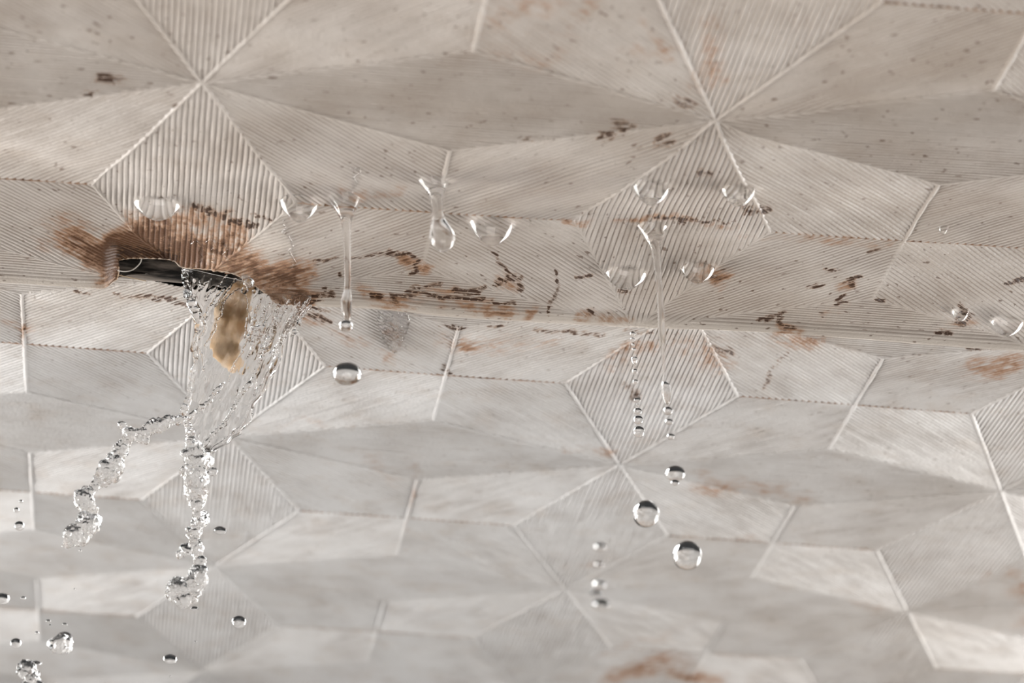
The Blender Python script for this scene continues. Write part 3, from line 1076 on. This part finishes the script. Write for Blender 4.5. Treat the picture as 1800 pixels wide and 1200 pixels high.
for (xa, ya, xb, yb) in [(372, 488, 352, 512), (398, 486, 362, 528), (412, 490, 378, 540), (420, 505, 392, 528), (388, 512, 352, 560), (352, 492, 344, 530), (402, 515, 384, 560), (366, 545, 352, 596), (380, 568, 360, 610), (352, 612, 362, 668), (430, 515, 442, 560), (436, 560, 428, 610), (425, 620, 400, 668)]:
    p = [(xa+(xb-xa)*t+rnd.uniform(-3, 3), ya+(yb-ya)*t+rnd.uniform(-2, 2), rnd.uniform(2, 5.5)) for t in np.linspace(0, 1, 6)]
    strands += jitter(along(p, 0.5), int(xa), 0.7)
voxel_water('curtain_strands', strands, 0.75, YW-0.022, M_WATER, stream, 10.5, 0.0009, 150)
CROWN = [(432, 486, 16), (440, 497, 24), (430, 510, 14), (445, 512, 12)]
voxel_water('bubble_cluster', jitter([(x, y, 0, w) for x, y, w in CROWN], 9, 0.4), 1.0, YW-0.04, M_WATER, stream, 7.0, 0.0022, 90)

# murky brown core
mt, nt, out = new_mat('murky_water')
b = NB(nt)
tc = nt.nodes.new('ShaderNodeTexCoord')
vs = nt.nodes.new('ShaderNodeVolumePrincipled')
b.link(b.mix(b.ramp(b.noise(tc.outputs['Object'], 21, 4, 0.65), 0.46, 0.60), (0.80, 0.60, 0.40), (0.42, 0.25, 0.12)), vs.inputs['Color'])
nz = b.noise(tc.outputs['Object'], 30, 5, 0.7, (1, 1, 0.6))
b.link(b.math('MULTIPLY', b.math('POWER', b.ramp(nz, 0.36, 0.78), 1.6), 560.0), vs.inputs['Density'])
b.link(vs.outputs[0], out.inputs['Volume'])
CORE = [(432, 496, 22), (424, 520, 44), (412, 548, 62), (402, 576, 70), (398, 602, 62), (404, 626, 46), (410, 642, 30), (412, 655, 12)]
core = along(CORE, 0.3)+[(440, 545, 0, 16), (444, 570, 0, 12), (436, 590, 0, 12), (378, 590, 0, 22)]
voxel_water('murky_core', jitter(core, 10, 0.3), 1.2, YW+0.045, mt, stream, 8.0, 0.006, 42)

# the two ropes
ROPE_L = [(326, 733, 13), (312, 738, 15), (300, 741, 20), (284, 744, 26), (268, 751, 26), (256, 757, 22), (245, 765, 30), (232, 764, 26), (222, 775, 20), (210, 795, 24), (200, 810, 32), (190, 827, 40), (182, 843, 36), (172, 852, 22), (160, 862, 26), (148, 872, 34), (152, 885, 34), (160, 897, 24), (158, 909, 30), (152, 921, 46), (142, 933, 50), (130, 945, 40), (119, 955, 22)]
rl = jitter(along(ROPE_L), 12, 0.35)+[(214, 746, -.01, 17), (221, 756, -.01, 10), (255, 772, 0, 18), (199, 838, -.01, 24), (170, 915, -.02, 18), (140, 868, -.01, 16), (114, 958, 0, 10)]
voxel_water('water_rope', rl, 1.15, YW, M_WATER, stream, 11.0, 0.0046, 70)
ROPE_M = [(326, 735, 12), (330, 752, 16), (336, 772, 24), (340, 790, 34), (342, 812, 44), (343, 835, 46), (346, 858, 42), (349, 878, 32), (350, 895, 22), (347, 912, 18), (342, 930, 20), (341, 945, 24), (345, 962, 24), (349, 978, 18), (346, 996, 17), (346, 1012, 34), (344, 1026, 38), (336, 1042, 30), (340, 1056, 16)]
rm = jitter(along(ROPE_M), 13, 0.3)+[(366, 812, -.02, 26), (371, 828, -.02, 18), (364, 797, -.02, 14), (355, 913, -.02, 30), (326, 968, -.01, 26), (318, 973, 0, 14), (353, 1015, -.02, 26), (318, 1032, 0, 40), (308, 1040, 0, 34), (322, 1052, 0, 34), (331, 930, 0, 10), (355, 985, 0, 14)]
voxel_water('water_rope', rm, 1.15, YW, M_WATER, stream, 12.0, 0.0046, 70)

# lone splash cut by the lower edge
sp = bpy.data.objects.new('water_splash', None)
sp_bl = jitter([(45, 1176, 0, 34), (38, 1185, 0, 26), (55, 1190, 0, 34), (62, 1202, 0, 26), (48, 1204, 0, 36), (34, 1172, 0, 16)], 15, .3)
so = voxel_water('water_splash', sp_bl, 1.1, ys, M_WATER, None, 14.0, 0.0046, 70)
bpy.data.objects.remove(sp)
tag(so, 'jagged clear splash of water cut by the bottom edge on the left', 'water splash', G5)


# ------------------------------------------------------------------ wet films lying on the sheet
def film(name, poly, res, thick_px, bumps, seed, label, front=True, mat=None):
    P = np.array([(nom_front if front else nom_back)(*p) for p in poly])
    lo, hi = P.min(0), P.max(0)
    k = res*px_size(at_z(*poly[0]))
    gx, gy = np.meshgrid(np.arange(lo[0], hi[0], k), np.arange(lo[1], hi[1], k/ASP))
    X_, Y_ = gx.ravel(), gy.ravel()
    ins = in_poly(X_, Y_, P)
    d = np.full(len(X_), 1e9)
    for i in range(len(P)):
        a, c = P[i], P[(i+1) % len(P)]
        vx, vy = c[0]-a[0], (c[1]-a[1])*ASP
        t = np.clip(((X_-a[0])*vx+(Y_-a[1])*ASP*vy)/(vx*vx+vy*vy+1e-12), 0, 1)
        d = np.minimum(d, np.hypot(X_-a[0]-t*vx, (Y_-a[1])*ASP-t*vy))
    th = thick_px*px_size(at_z(*poly[0]))
    prof = np.sqrt(np.clip(d/(th*2.5), 0, 1))*ins
    bb = bumps*(np.abs(vnoise(X_*210, Y_*210*ASP, seed)-0.5)*2+0.6*np.abs(vnoise(X_*400, Y_*400*ASP, seed+1)-0.5)*2)
    h = th*prof*(0.5+bb)
    x, y, z = sheet(X_, Y_)
    n = len(X_)
    co = np.r_[np.c_[x*S, y*S, (z-h-0.0022)*S+ZC], np.c_[x*S, y*S, (z+0.001)*S+ZC]]
    ny, nx = gx.shape
    ids = np.arange(n).reshape(ny, nx)
    Q = np.stack([ids[:-1, :-1], ids[:-1, 1:], ids[1:, 1:], ids[1:, :-1]], -1).reshape(-1, 4)
    Q = Q[ins[Q].all(1)]
    used = {}
    E = np.concatenate([Q[:, [0, 1]], Q[:, [1, 2]], Q[:, [2, 3]], Q[:, [3, 0]]])
    for a, c in E:
        kk = (min(a, c), max(a, c))
        used[kk] = used.get(kk, 0)+1
    side = [(a, c, c+n, a+n) for a, c in E if used[(min(a, c), max(a, c))] == 1]
    fa = np.vstack([Q, Q[:, ::-1]+n, np.array(side)])
    uq, inv = np.unique(fa, return_inverse=True)
    fa = inv.reshape(fa.shape)
    o = poly_object(name, co[uq], fa, [], mat or M_WATER)
    return tag(o, label, 'water film', 'wet patches on the ceiling')


film('bubbly_trickle', [(664, 534), (714, 537), (722, 560), (714, 590), (704, 612), (694, 618), (680, 610), (668, 585), (661, 560)], 1.6, 5, 1.6, 31,
     'blurred bubbly trickle of water just behind the fold, right of the long straight drip', False)


def rivulet(pts, wpx, label):
    C_ = []
    for px, py in pts:
        p = on_sheet(px, py)
        C_.append(wpt(p)-np.array([0, 0, 0.0016*S]))
    C_ = catmull(C_, 6)
    s = px_size(on_sheet(*pts[0]))*S
    rr = [wpx/2*s*(0.75+0.5*abs(math.sin(i*1.7)+math.sin(i*0.7))*.5) for i in range(len(C_))]
    co, fc, tri = tube_mesh(C_, rr, 10)
    tag(poly_object('rivulet', co, fc, tri, M_WATER), label, 'rivulet', 'thin rivulets running down the ceiling')


rivulet([(500, 383), (497, 392), (503, 400), (497, 406), (506, 412), (511, 420), (513, 428), (515, 434), (508, 438), (511, 445), (515, 452), (519, 460), (514, 466), (509, 469)], 4.0, 'zigzag rivulet running down beside the bead left of the long straight drip')
rivulet([(1144, 364), (1142, 372), (1139, 380), (1137, 388)], 2.2, 'left of two short rivulets between the fan-shaped bead and the longest drip')
rivulet([(1154, 358), (1156, 368), (1159, 380), (1161, 390)], 2.2, 'right of two short rivulets between the fan-shaped bead and the longest drip')
for pts, w, lb in [
    ([(612, 292), (620, 297), (630, 293), (634, 300), (628, 306), (622, 312), (627, 318), (624, 325), (618, 331), (620, 340)], 4.0, 'squiggly glinting rivulet right above the long straight drip'),
    ([(335, 428), (345, 422), (353, 432), (350, 442), (356, 450), (352, 458)], 4.0, 'left of three curly rivulets on the rusty ribs above the hole'),
    ([(362, 424), (372, 420), (378, 430), (372, 440), (378, 450), (373, 459)], 4.5, 'middle of three curly rivulets on the rusty ribs above the hole'),
    ([(385, 424), (394, 428), (399, 438), (393, 446), (402, 454)], 4.0, 'right of three curly rivulets on the rusty ribs above the hole')]:
    rivulet(pts, w, lb)
